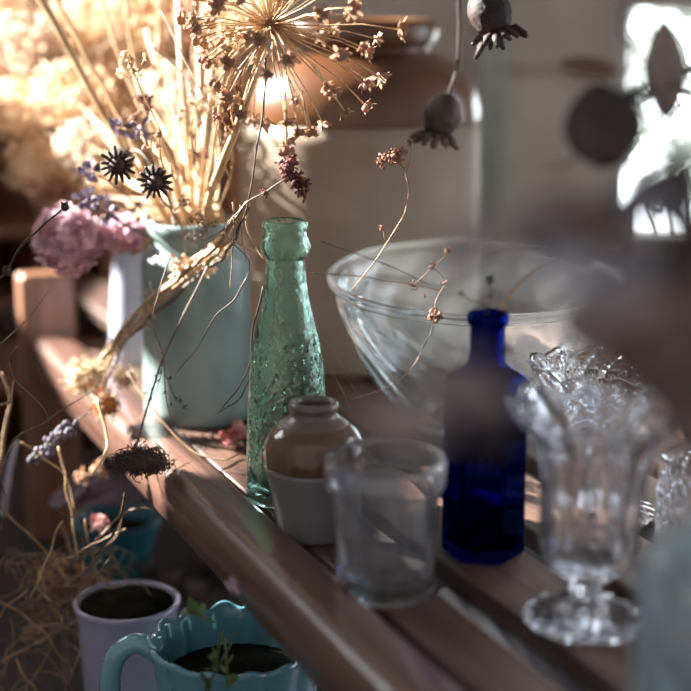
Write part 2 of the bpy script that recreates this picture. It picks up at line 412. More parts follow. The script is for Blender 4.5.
# ---- cobalt hexagonal bottle
YC = 1.152; cx = at(484.5,470,YC).x
bb = empty('cobalt_bottle', (cx,YC,0), 'cobalt blue ribbed hexagonal glass bottle holding dry grass', 'bottle')
zb0 = zof(552,YC)
def sp(l): return [(r, max(z-zb0, 0)) for r, z in prof_px(YC, l)]
P = sp([(552,36),(550,39),(544,40),(500,40),(420,40),(382,40),(376,38.5),(371,32),(366,22),(360,18),(352,17.5),(328,17.5)])+sp([(326,17.5),(324,20),(320,21),(316,21),(313,20)])
OUT = shell(P, .0035, .01)
hexn = radians(8)
def hexmod(i, q, z):
    R = OUT[i][0]; w = max(0, min(1, (R/mpp(YC,.1)-22)/12))
    a = ((q+hexn) % (pi/3))-pi/6; h = cos(pi/6)/cos(a)*1.04
    face = int((q+hexn)//(pi/3)) % 2
    rib = .018*abs(sin(a*11)) if (.012 < z < zof(380,YC)-zb0 and face == 0) else 0
    return 1+(h-1)*w-rib*w
g = MB()
# subdivide the straight wall so ribs read
g.lathe(OUT, 144, mod=hexmod)
o = g.build('bottle_body', 'blue_glass', bb)

# ---- glass bowl (leans a little towards the camera)
YW = 1.49; c = at(476,276,YW)
bw = empty('glass_bowl', (c.x,YW,0), 'large pale glass mixing bowl with swirled sides behind the cobalt bottle', 'bowl')
zr = c.z; sc = mpp(YW, .17)
R_ = 148*sc
prof = [(.052,.0),(.056,.004),(.075,.02),(.098,.048),(.118,.085),(.133,.12),(.142,.15),(.1465,zr-.008),(.149,zr-.004),(.1485,zr)]
kk = R_/.148; prof = [(r*kk, z) for r, z in prof]
OUTB = shell(prof[:2]+resample(prof[2:], 7), .0055, .006)
g = MB(); g.lathe(OUTB, 224, mod=lambda i, q, z: 1+.010*sin(16*(q+z*9))*min(1, max(0, z*14))*max(0, min(1, (zr*1.0-z)*30)))
g.build('bowl_wall', 'bowl_glass', bw)
bw.rotation_euler = (radians(4.0), 0, 0); bw.location.z = .004

# ---- sundae glass
def sundae(name, px, py, Y, K, label, rimw=1.0):
    cx = at(px, py, Y).x; zb0 = zof(py, Y)
    e = empty(name, (cx, Y, 0), label, 'glass')
    def sp(l): return [(r*K, (z-zb0)*K) for r, z in prof_px(Y, l)]
    py0 = py
    d = lambda l: sp([(py0+a, r) for a, r in l])
    foot = d([(0,56),(-2,59),(-5,59),(-8,52),(-11,42),(-15,30),(-21,19),(-30,13)])
    foot = [(r, max(z, 0)) for r, z in foot]
    f = MB(); prof = [(.001,0)]+foot+[(.001, foot[-1][1])]
    f.lathe(prof, 180, mod=lambda i, q, z: 1+(.045*abs(sin(9*q))-.02 if 2 <= i <= 4 else 0), zmod=lambda i, q, z: (.0085*K*(abs(sin(9*q))-.7) if 4 <= i <= 6 else 0))
    f.build('foot', 'crystal', e, smooth=False)
    out = d([(-30,13),(-34,16),(-38,15),(-43,20),(-50,31),(-60,42),(-75,49),(-95,51),(-120,52),(-145,54),(-165,58),(-182,65),(-195,76),(-206,86),(-213,91)])
    P = resample(out, 3); base = P[0][1]
    inner = [(max(r-.0045*K-.001, .001), z) for r, z in P if z > base+.022*K][::-1]
    S = P+[(P[-1][0]-.0015, P[-1][1]+.0012)]+inner+[(.001, inner[-1][1]-.004)]
    zt = P[-1][1]
    def md(i, q, z):
        u = max(0, min(1, (z-base-.02*K)/(zt-base-.02*K)))
        fl = .05*abs(cos(5*q)) if i < len(P) else 0
        return 1-fl*min(1, u*4)+.035*rimw*u**5*cos(8*q+.6)+.03*u**3*abs(sin(10*q+z*70))
    def zm(i, q, z):
        u = max(0, min(1, (z-base)/(zt-base)))
        return .004*K*rimw*u**8*(cos(8*q+.5)+.5*cos(16*q))
    g = MB(); g.lathe(S, 120, mod=md, zmod=zm); g.build('glass_bowl', 'crystal', e, smooth=False)
    return e
e = sundae('sundae_glass', 583, 621, 1.012, 1.0, 'tall fluted sundae glass with scalloped rim on a ribbed round foot')
e.rotation_euler = (0, radians(1.6), 0); e.location.z = .0015

# ---- cut-glass compote behind
Y2 = 1.24; cx = at(598,528,Y2).x; zb0 = zof(528,Y2)
cp = empty('cut_glass_compote', (cx,Y2,0), 'low cut-glass compote with a jagged rim behind the sundae glass', 'dish')
def sp(l): return [(r, max(0, z)) for r, z in [(r, z-zof(520,Y2)) for r, z in prof_px(Y2, l)]]
f = MB(); f.lathe([(.001,0)]+sp([(520,52),(517,55),(514,54),(506,30),(496,14)])+[(.001, sp([(496,14)])[0][1])], 96, zmod=lambda i,q,z: .002*abs(sin(9*q)) if 2 <= i <= 4 else 0)
f.build('foot', 'crystal', cp, smooth=False)
P = resample(sp([(496,14),(470,11),(452,14),(440,26),(425,44),(405,56),(385,66),(376,70),(370,79)]), 3)
base, zt = P[0][1], P[-1][1]
inner = [(max(r-.005, .001), z) for r, z in P if z > base+.045][::-1]
S = P+inner+[(.001, inner[-1][1]-.004)]
g = MB(); g.lathe(S, 96, mod=lambda i,q,z: 1-.05*abs(sin(8*q+z*120))*max(0,min(1,(z-base-.04)*40)), zmod=lambda i,q,z: .003*max(0,(z-base)/(zt-base))**6*cos(12*q))
g.build('dish', 'crystal', cp, smooth=False)

# ---- third crystal tumbler, right edge
Y3 = 1.12; cx = at(706,575,Y3).x
ct = empty('crystal_tumbler', (cx,Y3,0), 'diamond-cut crystal tumbler at the right edge behind the teal bottle', 'glass')
P = [(.036,0),(.041,.004),(.0425,.02),(.0425,.05),(.041,.075),(.041,.09)]
g = MB(); g.lathe(shell(resample(P,4), .005, .012), 96, mod=lambda i,q,z: 1-.04*abs(sin(12*q+z*150)) if .006 < z < .08 else 1)
g.build('glass_wall', 'crystal', ct, smooth=False)

# ---- foreground teal bottle
YF = .76; cx = at(727,560,YF).x
fb = empty('teal_glass_bottle', (cx,YF,0), 'pale teal glass bottle, very close and out of focus, at the lower right corner', 'bottle')
zs = zof(545,YF); R = 88*mpp(YF,.15)
P = [(R*.9,0),(R,.005),(R,zs-.03),(R*.98,zs-.012),(R*.86,zs-.002),(R*.62,zs+.006),(R*.38,zs+.016),(R*.33,zs+.03),(R*.33,zs+.045),(R*.42,zs+.047),(R*.42,zs+.056)]
g = MB(); g.lathe(shell(P[:2]+resample(P[2:],4), .0035, .01), 64); g.build('bottle_body', 'teal_glass', fb)

# ---- sage pot on the left with the bouquet
YJ = 1.555; cx = at(197,330,YJ).x
sg = empty('sage_green_pot', (cx,YJ,0), 'sage green glazed pot with mottled sides holding the dried bouquet', 'pot')
zb0 = zof(414,YJ)
def sp(l): return [(r, max(z-zb0, 0)) for r, z in prof_px(YJ, l)]
P = sp([(414,50),(411,53.5),(400,54.5),(340,54.5),(290,54.5),(262,54),(254,52),(248,47)])+sp([(243,45),(232,45),(228,47),(222,47),(220,45)])
P = P[:2]+P[2:]
b = MB(); b.lathe(shell(P, .005, .008), 64); b.build('pot_wall', 'sage', sg)
zmouth = P[-1][1]
MOUTH = Vector((cx, YJ, zmouth))

# ---- tall pale enamel jug behind-left of the pot
YE = 1.80; cx = at(127,300,YE).x
en = empty('enamel_pitcher', (cx+.012,YE,0), 'tall pale blue enamel pitcher standing behind the sage pot', 'pitcher')
zt = zof(238,YE); R = 26*mpp(YE,.1)
b = MB(); b.lathe(shell([(R*1.05,0),(R*1.1,.006),(R*1.02,.06),(R*.9,zt*.7),(R*.85,zt-.01),(R*.92,zt)], .003, .006), 48)
b.build('pitcher_wall', 'pale_enamel', en)
h = MB(); h.tube(smooth_path([(R*.85,0,zt-.02),(R+.03,0,zt-.03),(R+.035,0,zt*.5),(R*.95,0,zt*.35)]), .004, 8); o = h.build('handle', 'pale_enamel', en)
o.rotation_euler = (0,0,radians(60))

# ------------------------------------------------------------------ lower shelf things
def fluted_pot(name, px, pyrim, Y, rpx, zbase, m, label, cat, nf=16, amp=.05, taper=.8, handle=False, fill='soil', flare=0, full=.74):
    c = at(px, pyrim, Y); H_ = c.z-zbase; R = rpx*mpp(Y, c.z)
    e = empty(name, (c.x, Y, zbase), label, cat)
    P = [(R*taper*.9,0),(R*taper,.005),(R*taper*1.04,H_*.3),(R*(taper+1)/2,H_*.6),(R*.97,H_*.88),(R*(1.03+flare),H_)]
    S = shell(P[:2]+resample(P[2:],3), .005, .008)
    def md(i,q,z): return 1+amp*(abs(cos(nf/2*q))-.5)*(1 if z > .01 else 0)
    b = MB(); b.lathe(S, 128, mod=md, zmod=lambda i,q,z: .0025*(amp>.05)*max(0,z/H_)**6*cos(nf*q)); b.build('pot_wall', m, e)
    if fill:
        b = MB(); b.lathe([(.001,H_*(full-.02)),(R*.9,H_*full),(R*.88,H_*(full+.03)),(R*.4,H_*(full+.08)),(.001,H_*(full+.10))], 40); b.build('soil', fill, e)
    if handle:
        b = MB(); x = -R*.93
        b.tube(smooth_path([(x,0,H_*.90),(x-.020,0,H_*.97),(x-.040,0,H_*.86),(x-.044,0,H_*.6),(x-.03,0,H_*.38),(x+.006,0,H_*.33)], 8), .0095, 12)
        b.build('handle', m, e)
    return e
fluted_pot('fluted_planter', 236, 638, 1.24, 84, LZ, 'turq', 'turquoise fluted ceramic planter with a loop handle under the rail', 'planter', 14, .075, .82, handle=True)
fluted_pot('lilac_cup', 127, 600, 1.39, 52, LZ, 'lilac', 'pale lilac ceramic cup behind the handle of the turquoise planter', 'cup', 2, .0, .86, fill='soil', full=.95)
fluted_pot('teal_flowerpot', 116, 518, 1.78, 44, LZ, 'teal_pot', 'small dark teal flowerpot at the back of the lower shelf', 'flowerpot', 12, .025, .72)
# white fluted dish under the slats, standing on an upturned clay pot
wd = ST(.52, .79, 0)
stand = empty('clay_flowerpot', (wd.x,wd.y,LZ), 'upturned clay flowerpot on the lower shelf carrying the white shell dish', 'flowerpot')
b = MB(); b.lathe([(.001,0),(.06,0),(.062,.002),(.062,.02),(.055,.022),(.042,-.052-LZ),(.001,-.052-LZ)], 40); b.build('pot_wall', 'red_jar', stand)
ds = empty('shell_dish', (wd.x,wd.y,-.052), 'white fluted shell-shaped ceramic dish glimpsed in the gap between slats', 'dish')
b = MB(); prof = [(.001,0),(.045,0),(.06,.005),(.12,.014),(.19,.026),(.191,.029),(.12,.018),(.06,.010),(.001,.008)]
b.lathe(prof, 160, mod=lambda i,q,z: 1+.03*abs(sin(16*q))*(z > .02), zmod=lambda i,q,z: .007*abs(sin(16*q))*(z > .01))
b.build('dish', 'white_cer', ds)
ds.rotation_euler = (0,0,TH); ds.scale = (.5,1.0,1.0)

# green leaves/debris in turquoise planter
for i, (x0,y0,x1,y1) in enumerate([(232,650,205,691),(222,640,215,668),(215,630,190,612),(225,648,228,688)]):
    e = empty('green_sprig', at(x0,y0,1.2), ['drooping green sprig hanging over the front rim of the turquoise planter','short green shoot at the lip of the turquoise planter','dry sprig lying across the soil of the turquoise planter','thin red-tipped shoot hanging down the turquoise planter'][i], 'sprig')
    p = [at(x0,y0-8,1.17), at((x0+x1)/2,(y0+y1)/2-4,1.13), at(x1,y1,1.13)]
    b = MB(); b.tube(smooth_path(p), .0012, 5); rel(b, e.location).build('stem', 'leaf_green', e)
    b = MB()
    for q in range(5): b.petal(p[1].lerp(p[2], q/4), rdir(), rdir(), .012, .006)
    rel(b, e.location).build('leaves', 'leaf_green', e)

# ------------------------------------------------------------------ background rack, left
rack = empty('wooden_rack', (at(60,300,2.55).x,2.6,-.9), 'blurred brown wooden storage rack against the far wall at left', 'rack')
def wbox(p0, p1, Ya, Yb, name, m, par, bevel=.004):
    a, c = at(p0[0], p0[1], Ya), at(p1[0], p1[1], Ya)
    b = MB(); b.box((min(a.x,c.x),Ya,min(a.z,c.z)), (max(a.x,c.x),Yb,max(a.z,c.z))); return rel(b, par.location).build(name, m, par, smooth=False, bevel=bevel)
YR = 2.55
xs = [(-40,-22),(104,122),(228,246)]
for a, c in xs:
    A, B = at(a,300,YR), at(c,300,YR); b = MB(); b.box((A.x,YR,-.9), (B.x,YR+.3,.62)); rel(b, rack.location).build('upright', 'brownwood', rack, smooth=False, bevel=.004)
for y in (228,302,384,470,560,650):
    wbox((-22,y),(104,y+9),YR+.01,YR+.3,'shelf','brownwood',rack); wbox((122,y),(228,y+9),YR+.01,YR+.3,'shelf','brownwood',rack)
b = MB(); A, B = at(-40,100,YR+.3), at(246,100,YR+.3); b.box((A.x,YR+.3,-.9), (B.x,YR+.315,.62)); rel(b, rack.location).build('back_panel', 'brownwood', rack, smooth=False)
def rackbox(p0, p1, m, name, label, cat):
    a, c = at(p0[0],p0[1],YR+.04), at(p1[0],p1[1],YR+.04)
    e = empty(name, ((a.x+c.x)/2,YR+.1,c.z), label, cat); hx = abs(c.x-a.x)/2; h = a.z-c.z
    b = MB(); b.box((-hx,-.08,0), (hx,.08,h)); b.build('case', m, e, smooth=False, bevel=.004)
    b = MB(); b.box((-hx*1.04,-.085,h*.78), (hx*1.04,.085,h*1.0)); b.build('lid', m, e, smooth=False, bevel=.003)
rackbox((-5,338),(42,383),'brownwood','wooden_box','blurred brown wooden box on the rack left of the bench post','box')
rackbox((126,252),(180,301),'brownwood','wooden_box','blurred brown wooden box on the rack behind the sage pot','box')
a = at(55,300,YR+.08); e = empty('red_jar', (a.x,YR+.1,at(55,302,YR).z), 'blurred dark red round jar on the rack below the pink flowers', 'jar')
b = MB(); b.lathe(resample([(.03,0),(.055,.02),(.062,.05),(.05,.085),(.03,.1),(.033,.11)]), 32); b.build('jar_wall', 'red_jar', e)
b = MB(); b.lathe([(.001,.108),(.035,.108),(.035,.118),(.01,.124),(.001,.124)], 24); b.build('lid', 'red_jar', e)

# ------------------------------------------------------------------ dried bouquet, blurred heads behind
def floret_mass(c, R, n, size, sq=1.0):
    b = MB(); c = Vector(c)
    for i in range(n):
        d = rdir(); d.z *= sq; p = c+d*R*random.uniform(.6,1.15); nn = d.normalized()
        a = nn.orthogonal().normalized(); bb_ = nn.cross(a); w = random.uniform(0, pi)
        for k in range(4):
            q = w+k*pi/2; b.petal(p, a*cos(q)+bb_*sin(q)+nn*.25, nn, size*random.uniform(.8,1.2), size*.85, .15)
    return b
heads = [ # px, py, Y, rpx, material
 (28,40,1.95,34,'straw2'),(80,25,2.0,36,'straw'),(20,110,1.9,36,'straw'),(72,95,1.85,38,'straw'),(40,165,1.85,34,'straw'),(95,150,1.8,36,'straw2'),
 (130,60,1.95,40,'straw'),(150,5,1.9,38,'straw'),(195,25,2.0,36,'straw3'),(175,95,1.85,34,'straw2'),(215,80,1.95,30,'straw'),(60,200,1.8,24,'straw3'),
 (5,15,2.0,34,'straw'),(110,5,2.05,36,'straw2'),(3,75,2.0,30,'straw3'),(125,120,1.9,32,'straw'),(235,20,1.95,32,'straw'),(165,140,1.9,28,'straw3'),
 (165,205,1.65,18,'straw'),(225,120,1.9,18,'straw3'),(110,190,1.75,24,'straw'),(130,235,1.72,20,'straw3')]
where = ['upper left corner','top edge left of centre','left edge','left side','lower left','middle']
hl = ["frothy cream flower head in the upper left corner","straw flower head against the top edge beside the slanting stalk","straw flower head at the left edge below the corner one","rounded straw flower head in the middle left of the bouquet","straw flower head above the pink hydrangea","cream flower head left of the two black seed heads",
"large straw flower head crossed by the slanting stalk","straw flower head at the top edge above the thin stalks","tan flower head left of the giant allium","pale cream flower head above the right black seed head","straw flower head tucked beneath the allium's left side","small tan flower head just above the pink hydrangea",
"straw flower head cut by the picture's upper left corner","cream flower head cut by the top edge","tan flower head cut by the left edge","straw flower head just above the left black seed head","straw flower head behind the allium's upper left rays","tan flower head behind the right black seed head",
"small straw floret clump over the mouth of the sage pot","small tan flower clump left of the allium's thick stem","straw flower head behind the black seed heads","pinkish tan flower clump drooping left of the sage pot"]
for i, (px,py,Y,rp,m) in enumerate(heads):
    c = at(px,py,Y); R = rp*mpp(Y,c.z)
    e = empty('dried_hydrangea', MOUTH+Vector((0,0,-.06)), hl[i]+', out of focus', 'dried flower')
    rel(floret_mass(c, R, int(110+rp*9), .0052, .85), e.location).build('flower_head', m, e)
    st = MB(); a0 = MOUTH+Vector((random.uniform(-.02,.02), random.uniform(-.02,.02), -.06))
    st.tube(smooth_path([a0, MOUTH+Vector((random.uniform(-.035,.03),random.uniform(0,.035),.01)), MOUTH.lerp(c,.55)+Vector((0,0,-.01)), c]), [.0022,.0014], 6)
    rel(st, e.location).build('stem', 'stalk', e)

# long straw stalks standing in the pot
stalks = [([(36,-12,1.62),(80,70,1.6),(122,146,1.58),(150,190,1.56)],4.5,'slanting'),([(50,-12,1.66),(95,72,1.62),(140,160,1.58)],2.6,''),
 ([(98,-10,1.7),(125,70,1.66),(165,170,1.6)],2.4,''),([(124,-10,1.7),(138,80,1.66),(170,190,1.6)],2.2,''),([(178,-10,1.7),(182,80,1.62),(190,200,1.58)],3.4,''),
 ([(196,-5,1.7),(200,90,1.62),(198,205,1.56)],3,''),([(212,60,1.7),(206,120,1.62),(204,205,1.56)],3.5,''),([(160,-10,1.7),(160,60,1.68),(178,190,1.6)],2,''),
 ([(228,40,1.6),(216,120,1.58),(206,200,1.56)],1.8,''),([(68,40,1.7),(110,130,1.62),(160,215,1.58)],2,''),([(146,30,1.7),(170,120,1.62),(185,205,1.58)],2.4,'')]
sl = ['thick pale slanting stalk crossing the bouquet from the top left','thin stalk running alongside the thick slanting stalk','slanting stalk leaving the top edge left of the upright ones','thin slightly bent stalk right of the slanting pair','upright straw stalk, thickest of the middle ones','upright straw stalk just right of the thickest middle one','short upright tan stalk left of the allium stem','very thin upright stalk among the cream flowers','thin grey stalk under the allium head','thin slanting stalk behind the black seed heads','straw stalk leaning right into the sage pot']
for (pp, rp, _), lb in zip(stalks, sl):
    pts = [at(*q) for q in pp]+[MOUTH+Vector((random.uniform(-.02,.02),random.uniform(-.01,.01),-.07))]
    b = MB(); b.tube(wob(smooth_path(pts,8),.001), rp*.5*1.1*1.6/1500*1.6, 7)
    tag(b.build('straw_stalk', 'stalk'), lb, 'stalk')

# ------------------------------------------------------------------ giant allium head
ca = at(270,24,1.36)
al = empty('allium_seed_head', at(203,215,1.47), 'giant spherical dried allium seed head on a thick tan stem', 'dried flower')
b = MB(); b.tube(wob(smooth_path([ca, at(250,90,1.37), at(230,145,1.40), at(212,190,1.44), MOUTH+Vector((.01,-.02,-.01)), MOUTH+Vector((.0,-.01,-.08))],8), .0006), [.0032,.0048], 10)
rel(b, al.location).build('stem', 'stalk', al)
b = MB(); b.ball(ca, .006, n=10, m=8); rel(b, al.location).build('core', 'straw3', al)
# one ray mesh along +Z, unit 1, and one capsule mesh
rm = MB(); rm.tube([(0,0,0),(.03,0,.3),(.02,.03,.7),(0,0,1)], [.0085,.006,.006,.009], 5)
proto_ray = rm.build('ray', 'stalk', al)
def capsule_mb(seed):
    random.seed(seed); b = MB()
    for k in range(3): q = k*2*pi/3; b.ball((.0022*cos(q), .0022*sin(q), .003), .0026, n=6, m=4)
    for k in range(6):
        q = k*pi/3+.3; b.petal((0,0,.001), Vector((cos(q),sin(q),random.uniform(-.4,.6))), (0,0,1), .0075, .0026, .3)
    return b
caps = [capsule_mb(s).build('seed_capsule', 'straw3', None) for s in (1,2,3)]
random.seed(11)
N = 96; rays = []
for i in range(N):
    z = 1-2*(i+.5)/N; ph = i*2.39996; d = Vector((sqrt(1-z*z)*cos(ph), sqrt(1-z*z)*sin(ph), z))
    d = (d+rdir()*.18).normalized(); L_ = .105*random.uniform(.78,1.12)*(1 if d.x > -.25 else .62)
    r_ = proto_ray if i == 0 else proto_ray.copy()
    if i: col.objects.link(r_)
    r_.parent = al; r_.location = ca-al.location+d*.004
    r_.rotation_mode = 'QUATERNION'; r_.rotation_quaternion = d.to_track_quat('Z','Y'); r_.scale = (.1,.1,L_)
    src = caps[i%3]; c_ = src if i < 3 else src.copy()
    if i >= 3: col.objects.link(c_)
    c_.parent = r_; s = random.uniform(1.0,1.7); c_.location = (0,0,.99); c_.scale = (s/.1, s/.1, s/L_)

# ------------------------------------------------------------------ hanging poppy heads
def poppy(base, crown_c, r, stem_pts, label, m='poppy', rays=11, stem_m='grey_stem', ds=.0022, droop=0.0):
    """base: where the stem meets the capsule; crown at the far end"""
    base = Vector(base); crown_c = Vector(crown_c); ax = (crown_c-base).normalized(); H_ = (crown_c-base).length
    e = empty('poppy_seed_head', base, label, 'seed head')
    q = ax.to_track_quat('Z','Y')
    b = MB(); prof = [(.0012,0),(r*.35,H_*.03),(r*.75,H_*.18),(r,H_*.42),(r*.98,H_*.62),(r*.78,H_*.85),(r*.62,H_*.93)]
    b.lathe(resample(prof,3)+[(.001,H_*.95)], 28, mod=lambda i,w,z: 1+.07*cos(rays*w)+.06*noise.noise(Vector((cos(w)*3,sin(w)*3,z*200))))
    o = b.build('capsule', m, e); o.rotation_mode = 'QUATERNION'; o.rotation_quaternion = q
    b = MB()
    b.lathe([(.001,H_*.92),(r*.55,H_*.93),(r*.6,H_*.97),(.001,H_*1.0)], 22)
    for k in range(rays):
        a = 2*pi*k/rays; d = Vector((cos(a),sin(a),random.uniform(-.25,.25)))
        L0 = r*random.uniform(1.1,1.5)
        b.tube([Vector((0,0,H_*.95))+d*r*.3, Vector((0,0,H_*.93+r*droop*.4))+d*L0*.7, Vector((0,0,H_*.97+r*.04+r*droop*random.uniform(.5,1.1)))+d*L0], [r*.15,r*.2 if droop else r*.15,r*.12], 6)
    o = b.build('crown', m, e); o.rotation_mode = 'QUATERNION'; o.rotation_quaternion = q
    b = MB(); b.tube(wob(smooth_path(stem_pts,8),.0006), ds, 8); rel(b, base).build('stem', stem_m, e)
    return e
YP = 1.22
poppy(at(449,94,YP), at(436,136,YP-.005), .0145, [at(449,96,YP),at(457,70,YP),at(460,30,YP),at(459,-20,YP),at(452,-120,YP)], 'grey-brown poppy seed head hanging upside down before the storage jar', rays=14, droop=.55)
poppy(at(482,-14,1.33), at(497,36,1.32), .0175, [at(482,-14,1.33),at(478,-50,1.33),at(476,-140,1.33)], 'brown poppy seed head cut by the top edge, right of the storage jar', 'dark_seed', rays=14, droop=.6)
poppy(at(120,158,1.50)+Vector((0,.02,0)), at(117,166,1.40), .0125, [at(120,158,1.50)+Vector((0,.02,0)),at(140,152,1.47),at(165,190,1.45),at(176,225,1.47),MOUTH+Vector((-.02,-.02,.005)),MOUTH+Vector((0,0,-.05))], 'black star-crowned seed head, left of the pair over the pot', 'dark_seed', 15, 'grey_stem', .0011)
poppy(at(152,176,1.46)+Vector((0,.02,0)), at(155,183,1.37), .0118, [at(152,176,1.46)+Vector((0,.02,0)),at(160,196,1.44),at(175,215,1.46),at(186,240,1.48),MOUTH+Vector((-.01,-.02,-.05))], 'black star-crowned seed head, right of the pair over the pot', 'dark_seed', 15, 'grey_stem', .0011)
# rod the poppies hang from, above the frame
e = empty('drying_rod', at(452,-130,1.25), 'thin wooden rod overhead from which the poppy heads hang', 'rod')
b = MB(); b.tube([at(452,-122,1.0), at(476,-140,1.33), at(490,-120,3.2)], .006, 8); rel(b, e.location).build('pole', 'brownwood', e)

# ------------------------------------------------------------------ helper for small dried pieces
def stem_thing(name, pp, r, m, label, cat='stem', Y=None, group=None, amp=.0015, sides=6):
    b = MB(); pts = ppath(pp, Y, 7, amp); rr = r if isinstance(r, (list,tuple)) else [r, r*.6]
    b.tube(pts, list(rr), sides); return tag(b.build(name, m), label, cat, group)
def bits(c, R, n, size, kind='petal'):
    b = MB(); c = Vector(c)
    for i in range(n):
        d = rdir(); p = c+Vector((d.x*R[0], d.y*R[1], d.z*R[2]))*random.uniform(.3,1)
        if kind == 'ball': b.ball(p, size*random.uniform(.6,1.2), n=6, m=4)
        else: b.petal(p, d+rdir()*.6, rdir(), size*random.uniform(.7,1.3), size*.8, .4)
    return b
def spray(name, items, stems, m, stem_m, label, cat='dried flower', base=None):
    """items: (px,py,Y,rpx,n,size) clusters; stems: lists of picture points"""
    c0 = at(*items[0][:3]) if base is None else base
    e = empty(name, c0, label, cat)
    for (px,py,Y,rp,n,size) in items:
        c = at(px,py,Y); R = rp*mpp(Y,c.z)
        b = bits(c, (R,R,R), n, size*.7, 'ball'); b2 = bits(c, (R,R,R), n, size*1.3); b.add(b2.v, b2.f)
        rel(b, c0).build('floret_cluster', m, e)
    for st, r in stems:
        b = MB(); b.tube(ppath(st, None, 7, .0008), [r, r*.7], 6); rel(b, c0).build('stem', stem_m, e)
    return e
# dark red clusters over green bottle
spray('dried_dock_flower', [(287,163,1.3,10,34,.0028),(289,174,1.3,8,22,.0026),(302,186,1.3,9,34,.0028),(298,178,1.3,8,22,.0026),(303,196,1.3,5,14,.0024),(264,193,1.3,4,12,.002)],
      [([(300,186,1.3),(285,180,1.3),(265,192,1.3),(246,203,1.31),(230,225,1.36),(205,240,1.45)],.0009)], 'red_bud','grey_stem','dark red dried flower cluster just above the green bottle mouth')
spray('dried_sorrel_sprig', [(383,160,1.3,7,26,.0022),(394,157,1.3,8,34,.0024),(401,153,1.3,6,22,.0022),(411,142,1.3,3,8,.0018),(382,228,1.3,2.5,8,.0016)],
      [([(395,160,1.3),(405,168,1.3),(411,160,1.3),(411,144,1.3)],.0009),([(404,168,1.3),(409,190,1.3),(405,212,1.3),(398,225,1.3),(385,246,1.3),(366,273,1.3),(352,290,1.31)],.0008),([(383,228,1.3),(385,240,1.3)],.0006)], 'rust','tan_stem','rusty dried sprig in front of the storage jar, curving down to the bowl')
spray('dried_umbel', [(448,251,1.28,4.5,16,.002),(432,266,1.28,4,10,.0016),(413,285,1.28,4.5,10,.0016),(435,317,1.27,7,34,.0022),(444,283,1.28,2.5,5,.0014),(425,296,1.28,2,4,.001)],
      [([(432,267,1.28),(441,275,1.28),(445,284,1.28),(436,300,1.28),(435,316,1.27)],.0005),([(413,285,1.28),(432,268,1.28),(448,252,1.28)],.0004),([(435,318,1.27),(428,340,1.27),(400,380,1.25),(350,400,1.2)],.0005)], 'rust','tan_stem','scattered tiny brown florets hovering before the glass bowl')
# contents of the cobalt bottle
spray('dried_sprig', [(490,279,1.165,4.5,14,.0018),(461,293,1.165,2.5,8,.0012),(491,297,1.165,2,4,.0012)],
      [([(490,281,1.165),(491,297,1.165),(488,312,1.165),(486,340,1.165)],.0006),([(461,293,1.165),(472,301,1.165),(482,303,1.165),(485,320,1.165)],.0006),([(478,292,1.165),(490,283,1.165)],.0003)], 'dark_seed','grey_stem','tiny dark dried sprig poking out of the cobalt bottle')
b = MB(); b.tube(ppath([(557,260,1.15),(535,270,1.155),(515,288,1.16),(502,308,1.165),(494,345,1.165)],None,8,.0002), [.0004,.0012,.0013,.0012,.0008]+[.0010]*28+[.001]*0 if False else [.0006,.0019], 6)
tag(b.build('grass_blade','stalk'), 'curved golden grass blade leaning out of the cobalt bottle', 'grass')
random.seed(23)
for i in range(14):
    px, py = random.uniform(122,238), random.uniform(15,150); Y = random.uniform(1.36,1.52)
    its = [(px+random.uniform(-14,14), py+random.uniform(-12,12), Y, random.uniform(2,4.5), 7, .0022) for k in range(5)]
    sts = [([(q[0],q[1],Y),(px+3,py+22,Y),(px*.6+80,py+70,Y+.03)],.00045) for q in its]+[([(px*.6+80,py+70,Y+.03),(px*.25+147,205,1.52),(px*.2+157,240,1.55)],.0008)]
    e = spray('dried_umbel', its, sts, random.choice(['straw','straw3','rust']), 'stalk', 'small loose seed umbel on a thin stalk among the upright stalks in the pot'); e['group'] = 'small umbels in the bouquet'
# pink hydrangea
e = empty('pink_hydrangea', MOUTH, 'faded pink and mauve hydrangea head drooping left of the pot', 'dried flower')
c = at(68,240,1.52); rel(floret_mass(c, 30*mpp(1.52,.2), 120, .0095), e.location).build('flower_head','pink',e)
b = MB(); b.tube(smooth_path([c, at(110,215,1.53), at(160,205,1.55), MOUTH, MOUTH+Vector((0,0,-.06))]), .0016); rel(b, e.location).build('stem','tan_stem',e)
e = empty('pink_hydrangea', MOUTH, 'smaller faded pink hydrangea clump between the mauve one and the pot', 'dried flower')
c = at(122,232,1.56); rel(floret_mass(c, 22*mpp(1.56,.2), 60, .010, .6), e.location).build('flower_head','pink',e)
b = MB(); b.tube(smooth_path([c, at(150,222,1.56), MOUTH, MOUTH+Vector((0,0,-.06))]), .0014); rel(b, e.location).build('stem','tan_stem',e)
# purple dried petals
for i, (px,py,R,lb) in enumerate([(106,212,13,'dark purple dried flower between the pink hydrangea and the seed heads'),(88,200,9,'small violet dried flower above the pink hydrangea'),(92,172,8,'pale violet curled petal left of the black seed heads'),(118,128,8,'purple-grey dried bud above the left black seed head'),(140,130,8,'purple-grey dried flower above the right black seed head')]):
    e = empty('purple_dried_flower', at(px,py,1.47), lb, 'dried flower')
    c = at(px,py,1.47); b = bits(c, (R*.0009,R*.0006,R*.0008), 18, .0085); rel(b, e.location).build('petals','purple',e)
    b = MB(); b.tube(smooth_path([c, at(px+30,py+20,1.5), MOUTH+Vector((0,0,-.04))]), .0009); rel(b, e.location).build('stem','grey_stem',e)
spray('dried_dock_flower', [(145,100,1.5,6,14,.003),(148,108,1.5,5,10,.003)], [([(146,104,1.5),(150,140,1.5),(170,210,1.52)],.0008)], 'red_bud','tan_stem','small rust-red dried flower above the black seed heads')
